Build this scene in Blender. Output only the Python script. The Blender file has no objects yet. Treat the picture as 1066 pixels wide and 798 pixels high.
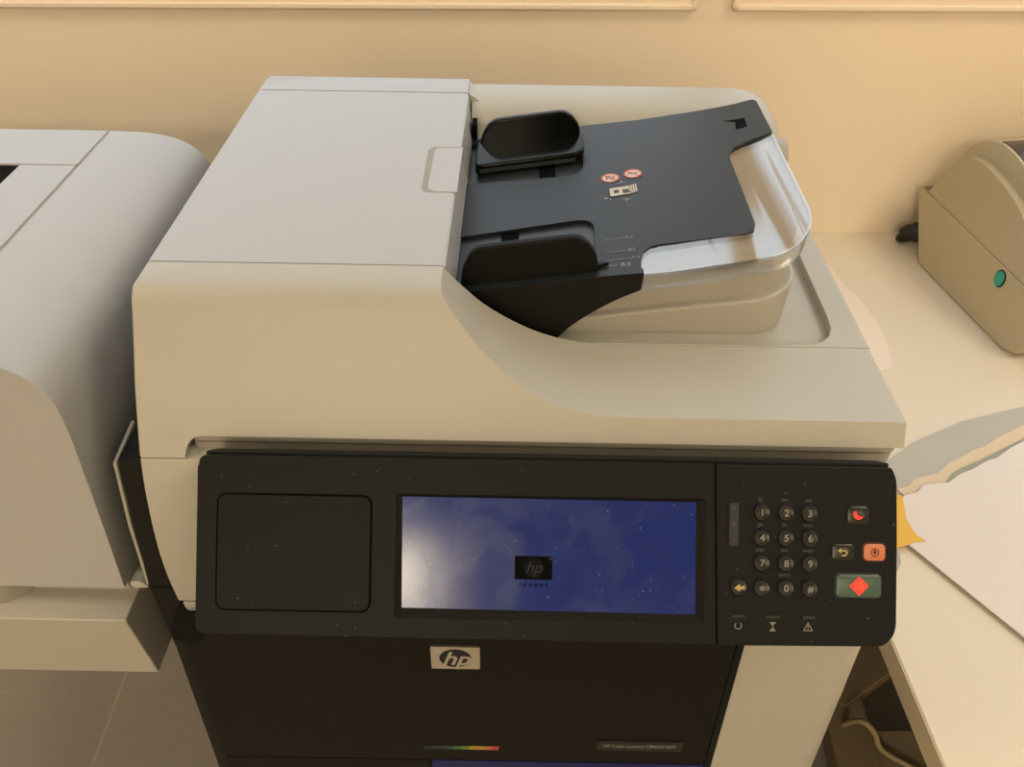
import bpy, bmesh, math, random
import numpy as np
from mathutils import Vector, Matrix
random.seed(3)
SC = bpy.context.scene
COL = SC.collection
H = 1.38            # camera height above the floor; numbers below are metres relative to the camera, floor at -H

# ------------------------------------------------------------------ camera
def cam_axes(pitch, roll, yaw):
    p, r, y = map(math.radians, (pitch, roll, yaw))
    F = Vector((math.sin(y)*math.cos(p), math.cos(y)*math.cos(p), -math.sin(p)))
    R = Vector((math.cos(y), -math.sin(y), 0)); U = R.cross(F)
    return R*math.cos(r)+U*math.sin(r), -R*math.sin(r)+U*math.cos(r), F
cR, cU, cF = cam_axes(42.63, .816, -.2525)
cd = bpy.data.cameras.new('camera'); co = bpy.data.objects.new('camera', cd); COL.objects.link(co)
cd.sensor_fit = 'HORIZONTAL'; cd.sensor_width = 36; cd.lens = 36*800/1066; cd.clip_start = .01
co.matrix_world = Matrix(((cR.x, cU.x, -cF.x, 0), (cR.y, cU.y, -cF.y, 0), (cR.z, cU.z, -cF.z, H), (0, 0, 0, 1)))
SC.camera = co
# ------------------------------------------------------------------ world, exposure, light
w = bpy.data.worlds.new('world'); SC.world = w; w.use_nodes = True
w.node_tree.nodes['Background'].inputs[0].default_value = (1, .85, .68, 1)
w.node_tree.nodes['Background'].inputs[1].default_value = .15
vs = SC.view_settings
vs.view_transform = 'Standard'; vs.look = 'None'; vs.exposure = -.13; vs.gamma = 1; vs.use_curve_mapping = False
WARM = (1, .855, .61); COOL = (.60, .78, 1)
def area(name, loc, size, energy, color, target=None, sy=None):
    l = bpy.data.lights.new(name, 'AREA'); l.energy = energy; l.color = color; l.size = size
    l.shape = 'RECTANGLE'; l.size_y = sy or size
    o = bpy.data.objects.new(name, l); COL.objects.link(o); o.location = (loc[0], loc[1], loc[2]+H)
    if target:
        d = Vector(target)-Vector(loc); o.rotation_euler = d.to_track_quat('-Z', 'Y').to_euler()
    return o
CEIL = 1.24
LAMPS = [('ceiling_lamp', (-.70, -2.72), 55, 'square ceiling light panel at the far end of the room behind the camera'),
         ('ceiling_lamp', (1.55, -2.0), 17, 'added square fill light panel on the right behind the camera'),  # added fill lamp for the sides that face right
         ('ceiling_lamp', (1.25, .05), 14, 'square ceiling light panel above the desk on the right'),
         ('ceiling_lamp', (-1.45, .15), 11, 'added square fill light panel above the pale printer on the left')]  # added fill lamp to brighten the left part of the wall
WINDOW_STRENGTH = 1.25

# ------------------------------------------------------------------ materials
def srgb(r, g, b):
    f = lambda c: (c/255/12.92) if c/255 <= .04045 else ((c/255+.055)/1.055)**2.4
    return (f(r), f(g), f(b), 1)
def mat(name, col, rough=.5, spec=.5, bump=0, bscale=900, metal=0, var=0, vscale=6, emit=None, estr=0, coat=0, rvar=0):
    m = bpy.data.materials.new(name); m.use_nodes = True
    nt = m.node_tree; b = nt.nodes['Principled BSDF']
    col = tuple(col) if len(col) == 4 else tuple(col)+(1,)
    b.inputs['Base Color'].default_value = col
    b.inputs['Roughness'].default_value = rough
    b.inputs['Specular IOR Level'].default_value = spec
    b.inputs['Metallic'].default_value = metal
    b.inputs['Coat Weight'].default_value = coat
    tc = nt.nodes.new('ShaderNodeTexCoord')
    if bump:
        n = nt.nodes.new('ShaderNodeTexNoise'); n.inputs['Scale'].default_value = bscale; n.inputs['Detail'].default_value = 2
        nt.links.new(tc.outputs['Object'], n.inputs['Vector'])
        bp = nt.nodes.new('ShaderNodeBump'); bp.inputs['Strength'].default_value = bump; bp.inputs['Distance'].default_value = .0006
        nt.links.new(n.outputs[0], bp.inputs['Height']); nt.links.new(bp.outputs[0], b.inputs['Normal'])
    if var:
        n = nt.nodes.new('ShaderNodeTexNoise'); n.inputs['Scale'].default_value = vscale; n.inputs['Detail'].default_value = 5
        nt.links.new(tc.outputs['Object'], n.inputs['Vector'])
        mx = nt.nodes.new('ShaderNodeMix'); mx.data_type = 'RGBA'
        mx.inputs['A'].default_value = tuple(c*(1-var) for c in col[:3])+(1,)
        mx.inputs['B'].default_value = tuple(min(1, c*(1+var)) for c in col[:3])+(1,)
        nt.links.new(n.outputs[0], mx.inputs['Factor']); nt.links.new(mx.outputs['Result'], b.inputs['Base Color'])
    if emit:
        b.inputs['Emission Color'].default_value = tuple(emit)[:3]+(1,); b.inputs['Emission Strength'].default_value = estr
    return m
def dusty(m, density=330, amount=.0005, tint=(.5, .45, .36, 1), rough_to=None):
    """dust specks lying on a dark surface"""
    nt = m.node_tree; b = nt.nodes['Principled BSDF']; tc = nt.nodes.new('ShaderNodeTexCoord')
    v = nt.nodes.new('ShaderNodeTexVoronoi'); v.inputs['Scale'].default_value = density
    nt.links.new(tc.outputs['Object'], v.inputs['Vector'])
    sep = nt.nodes.new('ShaderNodeSeparateColor'); nt.links.new(v.outputs['Color'], sep.inputs[0])
    lt = nt.nodes.new('ShaderNodeMath'); lt.operation = 'MULTIPLY'
    p = nt.nodes.new('ShaderNodeMath'); p.operation = 'POWER'; p.inputs[1].default_value = 7; nt.links.new(sep.outputs[0], p.inputs[0])
    lt.inputs[1].default_value = amount*density; nt.links.new(p.outputs[0], lt.inputs[0])
    c = nt.nodes.new('ShaderNodeMath'); c.operation = 'LESS_THAN'
    nt.links.new(v.outputs['Distance'], c.inputs[0]); nt.links.new(lt.outputs[0], c.inputs[1])
    s = nt.nodes.new('ShaderNodeMath'); s.operation = 'MULTIPLY'; s.inputs[1].default_value = .3; nt.links.new(c.outputs[0], s.inputs[0])
    mx = nt.nodes.new('ShaderNodeMix'); mx.data_type = 'RGBA'
    src = b.inputs['Base Color']
    if src.is_linked: nt.links.new(src.links[0].from_socket, mx.inputs['A'])
    else: mx.inputs['A'].default_value = src.default_value
    mx.inputs['B'].default_value = tint
    nt.links.new(s.outputs[0], mx.inputs['Factor']); nt.links.new(mx.outputs['Result'], src)
    return m
M = {}
M['cream'] = mat('printer_cream_plastic', (.455, .437, .385), .42, .5, .12, 1600, var=.02, vscale=4)
M['cream_white'] = mat('printer_pale_plastic', (.43, .430, .428), .34, .5, .12, 1600, var=.02, vscale=3)
M['grey_cream'] = mat('printer_grey_plastic', (.41, .39, .34), .5, .4, .12, 1600)
M['groove'] = mat('groove_shadow_plastic', (.33, .31, .27), .6, .3)
M['black'] = mat('printer_black_plastic', (.0075, .0072, .0066), .55, .2, .25, 1800)
M['dark'] = dusty(mat('panel_dark_plastic', (.0080, .0094, .0086), .5, .15, .2, 1800))
M['door'] = dusty(mat('door_dark_plastic', (.0095, .0088, .0070), .6, .15, .25, 1500), 300, .0004)
M['plate'] = dusty(mat('cover_plate_dark', (.0080, .0088, .0078), .48, .14, .25, 1800))
M['tray'] = mat('feeder_tray_slate', (.013, .018, .023), .42, .4, .15, 1500)
M['tray_floor'] = mat('feeder_pocket_slate', (.026, .032, .038), .35, .5, .1, 1500)
M['gloss'] = mat('guide_glossy_black', (.004, .004, .004), .12, .14)
M['guide'] = mat('guide_satin_black', (.0045, .0046, .0044), .5, .15, .15, 1800)
M['hole'] = mat('slot_black', (.002, .002, .002), .9, .1)
M['glyph'] = mat('printed_grey_ink', (.25, .24, .21), .6, .3)
M['glyph_dim'] = mat('printed_dim_ink', (.11, .105, .09), .6, .3)
M['key'] = mat('key_black', (.010, .0098, .009), .3, .5)
M['key_ring'] = mat('key_well', (.003, .003, .003), .5, .3)
M['key_tan'] = mat('arrow_tan_ink', (.5, .38, .16), .6, .3)
M['red_lit'] = mat('lit_red_symbol', (.5, .02, .01), .4, .4, emit=(1, .035, .012), estr=.9)
M['orange'] = mat('stop_key_orange', (.62, .20, .105), .4, .4)
M['stop_ink'] = mat('stop_ink', (.09, .03, .02), .5, .3)
M['green'] = mat('start_key_green', (.055, .105, .08), .35, .5)
M['green_edge'] = mat('start_key_bezel', (.02, .032, .024), .4, .4)
M['chrome'] = mat('badge_brushed_silver', (.62, .56, .46), .32, .5, metal=.85, var=.1, vscale=40)
M['badge_ink'] = mat('badge_black_ink', (.008, .007, .006), .4, .4)
M['blue'] = mat('drawer_blue_strip', (.006, .008, .10), .4, .4)
M['label_black'] = mat('nameplate_black', (.007, .0065, .006), .35, .5)
M['logo_black'] = mat('logo_black', (.004, .004, .006), .8, .15)
M['logo_grey'] = mat('logo_grey', (.03, .03, .035), .8, .1)
M['white_ink'] = mat('white_ink', (.55, .52, .46), .6, .3)
M['red_ink'] = mat('red_ink', (.5, .10, .085), .6, .3)
M['pale_ink'] = mat('pale_pink_ink', (.62, .5, .44), .6, .3)
M['dark_ink'] = mat('dark_ink', (.08, .06, .055), .6, .3)
M['beige'] = mat('label_printer_beige', (.45, .385, .26), .5, .4, .15, 1500)
M['beige_lid'] = mat('label_printer_lid', (.47, .41, .29), .45, .45, .15, 1500)
M['smoke'] = mat('smoked_window', (.035, .034, .03), .2, .5)
M['teal'] = mat('teal_lug', (.02, .34, .25), .4, .5)
M['desk'] = mat('desk_laminate', (.76, .69, .585), .5, .4, .05, 700, var=.02, vscale=5)
M['desk_edge'] = mat('desk_edge_band', (.55, .47, .34), .55, .3)
M['frame'] = mat('desk_frame_brown', (.21, .165, .11), .5, .4)
M['desk_shade'] = mat('desk_shade_dark', (.03, .024, .016), .6, .3)  # near-black colour standing in for the shade under the desk
M['box'] = mat('box_taupe', (.24, .195, .14), .7, .2, var=.1, vscale=8)
M['cable'] = mat('cable_cream', (.36, .29, .16), .5, .4)
M['cord'] = mat('cord_black', (.01, .01, .009), .5, .4)
M['paper'] = mat('paper_white', (.76, .715, .70), .8, .2, var=.015, vscale=3)
M['paper_cream'] = mat('paper_cream', (.72, .60, .46), .8, .2)
M['paper_pink'] = mat('paper_poking', (.86, .76, .68), .8, .2)
M['folder'] = mat('folder_grey', (.48, .47, .43), .5, .4, var=.06, vscale=7)
M['folder_dark'] = mat('folder_grey_green', (.33, .33, .275), .5, .4)
M['yellow'] = mat('sticky_yellow', (.80, .50, .10), .7, .2)
M['wall'] = mat('wall_paint', (.90, .77, .61), .75, .2, .15, 260, var=.02, vscale=1.2)
M['wall_frame'] = mat('window_frame_paint', (.90, .77, .61), .5, .35)
M['ceiling'] = mat('ceiling_paint', (.72, .68, .6), .9, .1)
M['shelf'] = mat('shelf_board', (.5, .43, .33), .6, .3)
M['lamp_frame'] = mat('lamp_frame', (.6, .6, .58), .5, .3)

def clear_plastic():
    m = bpy.data.materials.new('clear_plastic'); m.use_nodes = True; nt = m.node_tree
    for n in list(nt.nodes): nt.nodes.remove(n)
    out = nt.nodes.new('ShaderNodeOutputMaterial'); mx = nt.nodes.new('ShaderNodeMixShader')
    tr = nt.nodes.new('ShaderNodeBsdfTransparent'); tr.inputs[0].default_value = (.90, .91, .91, 1)
    gl = nt.nodes.new('ShaderNodeBsdfGlossy'); gl.inputs['Roughness'].default_value = .12
    lw = nt.nodes.new('ShaderNodeLayerWeight'); lw.inputs['Blend'].default_value = .5
    pw = nt.nodes.new('ShaderNodeMath'); pw.operation = 'POWER'; pw.inputs[1].default_value = 3.2
    ml = nt.nodes.new('ShaderNodeMath'); ml.operation = 'MULTIPLY_ADD'; ml.inputs[1].default_value = .7; ml.inputs[2].default_value = .26
    nt.links.new(lw.outputs['Facing'], pw.inputs[0]); nt.links.new(pw.outputs[0], ml.inputs[0]); nt.links.new(ml.outputs[0], mx.inputs[0])
    nt.links.new(tr.outputs[0], mx.inputs[1]); nt.links.new(gl.outputs[0], mx.inputs[2])
    nt.links.new(mx.outputs[0], out.inputs[0]); return m
M['clear'] = clear_plastic()

def floor_mat():
    m = mat('floor_tile', (.22, .18, .135), .45, .4)
    nt = m.node_tree; b = nt.nodes['Principled BSDF']; tc = nt.nodes.new('ShaderNodeTexCoord')
    mp = nt.nodes.new('ShaderNodeMapping'); mp.inputs['Location'].default_value = (.093, .1, 0); mp.inputs['Rotation'].default_value = (0, 0, math.radians(-2))
    nt.links.new(tc.outputs['Object'], mp.inputs[0])
    br = nt.nodes.new('ShaderNodeTexBrick'); br.offset = 0; br.inputs['Scale'].default_value = 1
    br.inputs['Brick Width'].default_value = .6; br.inputs['Row Height'].default_value = .6; br.inputs['Mortar Size'].default_value = .003
    br.inputs['Color1'].default_value = (1, 1, 1, 1); br.inputs['Color2'].default_value = (.93, .93, .93, 1); br.inputs['Mortar'].default_value = (1.2, 1.16, 1.08, 1)
    nt.links.new(mp.outputs[0], br.inputs['Vector'])
    n = nt.nodes.new('ShaderNodeTexNoise'); n.inputs['Scale'].default_value = 5; n.inputs['Detail'].default_value = 6
    n2 = nt.nodes.new('ShaderNodeTexNoise'); n2.inputs['Scale'].default_value = 160; n2.inputs['Detail'].default_value = 2
    for q in (n, n2): nt.links.new(tc.outputs['Object'], q.inputs['Vector'])
    mx = nt.nodes.new('ShaderNodeMix'); mx.data_type = 'RGBA'; mx.inputs['A'].default_value = (.25, .238, .225, 1); mx.inputs['B'].default_value = (.41, .395, .38, 1)
    ad = nt.nodes.new('ShaderNodeMath'); ad.operation = 'MULTIPLY_ADD'; ad.inputs[1].default_value = .45; nt.links.new(n2.outputs[0], ad.inputs[0])
    h = nt.nodes.new('ShaderNodeMath'); h.operation = 'MULTIPLY'; h.inputs[1].default_value = .55; nt.links.new(n.outputs[0], h.inputs[0]); nt.links.new(h.outputs[0], ad.inputs[2])
    nt.links.new(ad.outputs[0], mx.inputs['Factor'])
    ml = nt.nodes.new('ShaderNodeMix'); ml.data_type = 'RGBA'; ml.blend_type = 'MULTIPLY'; ml.inputs['Factor'].default_value = 1
    nt.links.new(mx.outputs['Result'], ml.inputs['A']); nt.links.new(br.outputs['Color'], ml.inputs['B'])
    nt.links.new(ml.outputs['Result'], b.inputs['Base Color']); return m
M['floor'] = floor_mat()

def screen_mat():
    m = mat('lcd_screen', (.012, .014, .03), .2, .34); nt = m.node_tree; b = nt.nodes['Principled BSDF']
    tc = nt.nodes.new('ShaderNodeTexCoord')
    b.inputs['Emission Color'].default_value = (.004, .018, .108, 1); b.inputs['Emission Strength'].default_value = 1
    n = nt.nodes.new('ShaderNodeTexNoise'); n.inputs['Scale'].default_value = 26; n.inputs['Detail'].default_value = 6; n.inputs['Distortion'].default_value = .8
    nt.links.new(tc.outputs['Object'], n.inputs['Vector'])
    r = nt.nodes.new('ShaderNodeMapRange'); r.inputs[1].default_value = .42; r.inputs[2].default_value = .62; r.inputs[3].default_value = .004; r.inputs[4].default_value = .018
    nt.links.new(n.outputs[0], r.inputs[0])
    mx = nt.nodes.new('ShaderNodeCombineColor')
    k1 = nt.nodes.new('ShaderNodeMath'); k1.operation = 'MULTIPLY'; k1.inputs[1].default_value = .85; nt.links.new(r.outputs[0], k1.inputs[0])
    nt.links.new(r.outputs[0], mx.inputs[0]); nt.links.new(r.outputs[0], mx.inputs[1]); nt.links.new(k1.outputs[0], mx.inputs[2])
    nt.links.new(mx.outputs[0], b.inputs['Base Color'])
    r2 = nt.nodes.new('ShaderNodeMapRange'); r2.inputs[1].default_value = .4; r2.inputs[2].default_value = .65; r2.inputs[3].default_value = .15; r2.inputs[4].default_value = .20
    nt.links.new(n.outputs[0], r2.inputs[0]); nt.links.new(r2.outputs[0], b.inputs['Roughness'])
    return dusty(m, 420, .00045, (.6, .6, .6, 1))
M['screen'] = screen_mat()
def emitter(name, col, s):
    m = bpy.data.materials.new(name); m.use_nodes = True; b = m.node_tree.nodes['Principled BSDF']
    b.inputs['Base Color'].default_value = (.8, .8, .8, 1); b.inputs['Emission Color'].default_value = col+(1,); b.inputs['Emission Strength'].default_value = s
    return m
M['sky_pane'] = emitter('daylit_window_pane', COOL, WINDOW_STRENGTH)
M['diffuser'] = emitter('lamp_diffuser', (1, .8, .55), 1.2)

# ------------------------------------------------------------------ mesh helpers
ORIG = {}
def thing(name, label, cat, loc, group=None):
    o = bpy.data.objects.new(name, None); COL.objects.link(o); o.empty_display_size = .05
    o.location = (loc[0], loc[1], loc[2]+H); o['label'] = label; o['category'] = cat
    if group: o['group'] = group
    ORIG[o.name] = Vector((loc[0], loc[1], loc[2]))
    return o
def obj(name, bm, mats, parent=None, bevel=0, seg=2, smooth=35, label=None, cat=None, group=None, kind=None, bang=30):
    org = Vector((0, 0, 0))
    if parent is not None:
        org = ORIG[parent.name]
    elif cat:
        xs = [v.co for v in bm.verts]
        org = Vector(((min(v.x for v in xs)+max(v.x for v in xs))/2, (min(v.y for v in xs)+max(v.y for v in xs))/2, min(v.z for v in xs)))
    else: org = Vector((0, 0, -H))
    bmesh.ops.translate(bm, verts=bm.verts, vec=-org)
    bmesh.ops.recalc_face_normals(bm, faces=bm.faces)
    me = bpy.data.meshes.new(name); bm.to_mesh(me); bm.free()
    if not isinstance(mats, (list, tuple)): mats = [mats]
    for m in mats: me.materials.append(M[m])
    me.polygons.foreach_set('use_smooth', [True]*len(me.polygons)); me.set_sharp_from_angle(angle=math.radians(smooth))
    o = bpy.data.objects.new(name, me); COL.objects.link(o)
    if parent is not None:
        o.parent = parent; ORIG[o.name] = org
    else:
        o.location = org + Vector((0, 0, H)); ORIG[o.name] = org
    if bevel:
        b = o.modifiers.new('bevel', 'BEVEL'); b.width = bevel; b.segments = seg; b.limit_method = 'ANGLE'; b.angle_limit = math.radians(bang); b.harden_normals = True
    if label: o['label'] = label
    if cat: o['category'] = cat
    if group: o['group'] = group
    if kind: o['kind'] = kind
    return o
def BM(): return bmesh.new()
def box(bm, x0, x1, y0, y1, z0, z1, mi=0):
    vs_ = [bm.verts.new((x, y, z)) for z in (z0, z1) for y in (y0, y1) for x in (x0, x1)]
    for f in ((0, 1, 3, 2), (4, 5, 7, 6), (0, 1, 5, 4), (2, 3, 7, 6), (0, 2, 6, 4), (1, 3, 7, 5)):
        fc = bm.faces.new([vs_[i] for i in f]); fc.material_index = mi
    return vs_
def prism(bm, pts, a, b, axis='z', fn=None, mi=0):
    """extrude the polygon pts along an axis from a to b; fn maps the 2-D point + depth to 3-D"""
    def mk(p, t):
        if fn: return fn(p[0], p[1], t)
        return {'z': (p[0], p[1], t), 'y': (p[0], t, p[1]), 'x': (t, p[0], p[1])}[axis]
    A = [bm.verts.new(mk(p, a)) for p in pts]; B = [bm.verts.new(mk(p, b)) for p in pts]
    n = len(pts)
    fs = [bm.faces.new(A), bm.faces.new(B)]
    for i in range(n): fs.append(bm.faces.new((A[i], A[(i+1) % n], B[(i+1) % n], B[i])))
    for f in fs: f.material_index = mi
    return A+B
def rrect(x0, x1, y0, y1, r, n=5):
    rs = r if isinstance(r, (list, tuple)) else [r]*4      # bottom-left, bottom-right, top-right, top-left
    out = []
    for (cx, cy, a0), q in zip(((x0, y0, 180), (x1, y0, 270), (x1, y1, 0), (x0, y1, 90)), rs):
        if q <= 0: out.append((cx, cy)); continue
        ox = cx+q if cx == x0 else cx-q; oy = cy+q if cy == y0 else cy-q
        for k in range(n+1):
            t = math.radians(a0+90*k/n); out.append((ox+q*math.cos(t), oy+q*math.sin(t)))
    return out
def round_poly(pts, rad, n=5):
    """round chosen corners of a polygon; rad = one radius or list"""
    out = []; N = len(pts)
    for i, p in enumerate(pts):
        r = rad[i] if isinstance(rad, (list, tuple)) else rad
        if r <= 0: out.append(tuple(p)); continue
        P = Vector(p); a = (Vector(pts[i-1])-P); b = (Vector(pts[(i+1) % N])-P)
        la, lb = a.length, b.length; a.normalize(); b.normalize()
        d = min(r, la*.48, lb*.48)
        A = P+a*d; B = P+b*d
        for k in range(n+1):
            t = k/n; q = A*(1-t)**2+P*2*t*(1-t)+B*t*t; out.append((q.x, q.y))
    return out
def catmull(pts, n=6):
    P = [Vector(p) for p in pts]; P = [P[0]*2-P[1]]+P+[P[-1]*2-P[-2]]; out = []
    for i in range(1, len(P)-2):
        for k in range(n):
            t = k/n; a, b, c, d = P[i-1:i+3]
            out.append(.5*((2*b)+(c-a)*t+(2*a-5*b+4*c-d)*t*t+(3*b-a-3*c+d)*t**3))
    out.append(P[-2]); return [tuple(q) for q in out]
def tube(bm, pts, r, n=8, mi=0, cap=True):
    P = [Vector(p) for p in pts]; rings = []
    for i, p in enumerate(P):
        t = (P[min(i+1, len(P)-1)]-P[max(i-1, 0)]).normalized()
        u = t.cross(Vector((0, 0, 1)));
        if u.length < 1e-4: u = Vector((1, 0, 0))
        u.normalize(); v = t.cross(u)
        rr = r[i] if isinstance(r, (list, tuple)) else r
        rings.append([bm.verts.new(p+(u*math.cos(2*math.pi*k/n)+v*math.sin(2*math.pi*k/n))*rr) for k in range(n)])
    for a, b in zip(rings, rings[1:]):
        for k in range(n): bm.faces.new((a[k], a[(k+1) % n], b[(k+1) % n], b[k])).material_index = mi
    if cap: bm.faces.new(rings[0]).material_index = mi; bm.faces.new(rings[-1][::-1]).material_index = mi
def loft(bm, rings, closed=True, caps=True, mi=0):
    R = [[bm.verts.new(p) for p in r] for r in rings]
    for a, b in zip(R, R[1:]):
        n = len(a)
        for k in range(n if closed else n-1):
            bm.faces.new((a[k], a[(k+1) % n], b[(k+1) % n], b[k])).material_index = mi
    if caps:
        bm.faces.new(R[0]).material_index = mi; bm.faces.new(R[-1]).material_index = mi
    return R
def text_into(bm, body, size, fn, depth=.0003, shear=0, align='CENTER', mi=0, sx=1, weight=0):
    cu = bpy.data.curves.new('txt', 'FONT'); cu.body = body; cu.size = size; cu.align_x = align; cu.align_y = 'CENTER'; cu.shear = shear; cu.offset = weight; cu.resolution_u = 3
    to = bpy.data.objects.new('txt', cu); COL.objects.link(to)
    dg = bpy.context.evaluated_depsgraph_get(); me = bpy.data.meshes.new_from_object(to.evaluated_get(dg))
    COL.objects.unlink(to); bpy.data.objects.remove(to); bpy.data.curves.remove(cu)
    vs0 = [v.co.copy() for v in me.vertices]
    V = [bm.verts.new(fn(c.x*sx, c.y, depth)) for c in vs0]
    for p in me.polygons:
        try: bm.faces.new([V[i] for i in p.vertices]).material_index = mi
        except ValueError: pass
    bpy.data.meshes.remove(me)

# ------------------------------------------------------------------ the room
WALL_A = math.radians(2)
def wy(x): return 1.04+(x-.47)*math.tan(WALL_A)
XL, XR, YF = -3.0, 3.0, -3.2
bm = BM(); box(bm, XL, XR, YF, 1.5, -H-.05, -H); obj('floor', bm, 'floor', kind='structure')
bm = BM(); box(bm, XL, XR, YF, 1.5, CEIL, CEIL+.05); obj('ceiling', bm, 'ceiling', kind='structure')
bm = BM(); box(bm, XL-.05, XL, YF, 1.5, -H, CEIL); obj('wall_left', bm, 'wall', kind='structure')
bm = BM(); box(bm, XR, XR+.05, YF, 1.5, -H, CEIL); obj('wall_right', bm, 'wall', kind='structure')
bm = BM(); box(bm, XL, XR, YF-.05, YF, -H, CEIL); obj('wall_front', bm, 'wall', kind='structure')
bm = BM(); prism(bm, [(XL, wy(XL)), (XR, wy(XR)), (XR, wy(XR)+.1), (XL, wy(XL)+.1)], -H, CEIL); obj('wall_back', bm, 'wall', kind='structure')
# windows high on the back wall: only the bottom rails of their frames reach into the picture
def wall_fn(x, z, t):      # t metres out of the wall, into the room
    return (x+t*math.sin(WALL_A), wy(x)-t*math.cos(WALL_A), z)
for i, (x0, x1) in enumerate(((-1.5, .2185), (.263, 1.75))):
    zb, zt, fw = -.3045, .92, .018
    bm = BM()
    for (a, b, c, d) in ((x0, x1, zb, zb+fw), (x0, x1, zt-fw, zt), (x0, x0+fw, zb+fw, zt-fw), (x1-fw, x1, zb+fw, zt-fw)):
        prism(bm, [(a, c), (b, c), (b, d), (a, d)], -.002, .006, fn=wall_fn)
    # raised outer bead
    for (a, b, c, d) in ((x0, x1, zb, zb+.007), (x0, x0+.007, zb, zt), (x1-.007, x1, zb, zt)):
        prism(bm, [(a, c), (b, c), (b, d), (a, d)], 0, .011, fn=wall_fn)
    wo = obj('window_%d' % (i+1), bm, 'wall_frame', bevel=.002, kind='structure')
    bm = BM(); prism(bm, [(x0+fw, zb+fw), (x1-fw, zb+fw), (x1-fw, zt-fw), (x0+fw, zt-fw)], .001, .003, fn=wall_fn)
    obj('window_pane', bm, 'sky_pane', parent=wo)
# ceiling light panels, two of them added as fill (with their lamp just below)
for nm, (lx, ly), e, lab in LAMPS:
    t = thing('ceiling_lamp', lab, 'lamp', (lx, ly, CEIL-.05))
    bm = BM(); box(bm, lx-.34, lx+.34, ly-.34, ly+.34, CEIL-.05, CEIL); obj('housing', bm, 'lamp_frame', t, .006)
    bm = BM(); box(bm, lx-.31, lx+.31, ly-.31, ly+.31, CEIL-.056, CEIL-.049); obj('diffuser', bm, 'diffuser', t)
    area(nm+'_light', (lx, ly, CEIL-.06), .62, e, WARM)

# ------------------------------------------------------------------ the multifunction printer
X0, X1 = -.255, .2645
MF = thing('multifunction_printer', 'large cream and black multifunction printer with touch screen and number pad in the middle', 'printer', (0, .5, -H))
# front profile of the scanner unit: y as a function of z
FP = catmull([(.434, -.299), (.424, -.2994), (.4155, -.3012), (.409, -.306), (.401, -.317), (.388, -.335), (.375, -.352), (.360, -.375), (.348, -.394)], 8)
fz = np.array([p[1] for p in FP])[::-1]; fy = np.array([p[0] for p in FP])[::-1]
def yf(z): return float(np.interp(z, fz, fy))
SW = catmull([(-.0505, -.299), (-.049, -.3015), (-.044, -.308), (-.036, -.317), (-.025, -.3285), (-.013, -.338), (0, -.3465), (.014, -.354), (.03, -.3600), (.046, -.3638), (.062, -.3655), (.078, -.366)], 4)
cols = [(X0, -.3010), (X0+.0012, -.2997), (X0+.004, -.2990)] + [(x, -.299) for x in np.linspace(-.22, -.07, 7)] + list(SW) + [(x, -.366) for x in np.linspace(.1, .262, 8)] + [(X1-.0008, -.3663), (X1, -.3675)]
def zbot(x):
    # lower edge: dips to the seam over the left pillar, lifted over the control panel
    t = min(1, max(0, (x+.2235)/.0115)); t = math.sqrt(1-(1-t)**2)
    return -.3945*(1-t)+(-.3810)*t
def add_cols(extra, cols):
    xs = [c[0] for c in cols]
    for e in extra: cols.append((e, float(np.interp(e, xs, [c[1] for c in cols[:len(xs)]]))))
    return sorted(cols)
cols = add_cols([-.2236, -.2233, -.2226, -.2214, -.2195, -.217, -.2145, -.2118], cols)
YB = .4425
bm = BM(); rings = []
for i, (x, zt) in enumerate(cols):
    zb = zbot(x); ring = [(x, YB, zb), (x, YB, zt)]; inset = .0015 if x in (X0, X1) else 0
    for k in range(15):
        t = (k/14)**1.8; z = zt+(zb-zt)*t; ring.append((x, yf(z)+inset, z))
    rings.append(ring)
loft(bm, rings)
obj('front_bezel', bm, 'cream', MF, smooth=28)
# left pillar and its small foot below the bezel, beside the control panel
PP = catmull([(.3475, -.3958), (.338, -.417), (.329, -.443), (.3225, -.468), (.3185, -.495), (.3170, -.5245)], 5)
bm = BM(); prism(bm, PP+[(.40, -.5245), (.40, -.3958)], X0, -.17, 'x'); obj('corner_pillar', bm, 'cream', MF, .0015)
PF = catmull([(.3168, -.5262), (.3168, -.5335), (.3190, -.541), (.325, -.547), (.34, -.5495)], 4)
bm = BM(); prism(bm, PF+[(.40, -.5495), (.40, -.5262)], X0+.003, -.17, 'x'); obj('pillar_foot', bm, 'cream', MF, .001)
# stepped strip recessed between bezel and control panel
bm = BM()
for (ya, za, zb_) in ((.3575, -.379, -.3875), (.3635, -.3870, -.3900), (.3585, -.3895, -.402), (.3755, -.4015, -.44)):
    prism(bm, rrect(-.2225, X1-.004, ya, .45, [.008, .004, 0, 0]), zb_, za)
obj('scanner_base', bm, 'grey_cream', MF, .0008)
bm = BM(); box(bm, .0045, .0125, .362, .368, -.405, -.3965); obj('panel_catch', bm, 'hole', MF)
# feeder cover (hinged door of the document feeder)
def cover_ring(y): return [(X0, y, -.40), (X0, y, -.3008), (X0+.0012, y, -.2996), (X0+.004, y, -.299), (-.0525, y, -.299), (-.0505, y, -.2994), (-.0492, y, -.3005), (-.0445, y, -.330), (-.0445, y, -.40)]
bm = BM(); loft(bm, [cover_ring(YB+.0012), cover_ring(.7400)]); obj('feeder_cover', bm, 'cream_white', MF, smooth=40)
bm = BM(); box(bm, X0+.002, -.052, YB-.001, .743, -.38, -.3003); obj('cover_seam', bm, 'groove', MF)
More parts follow.
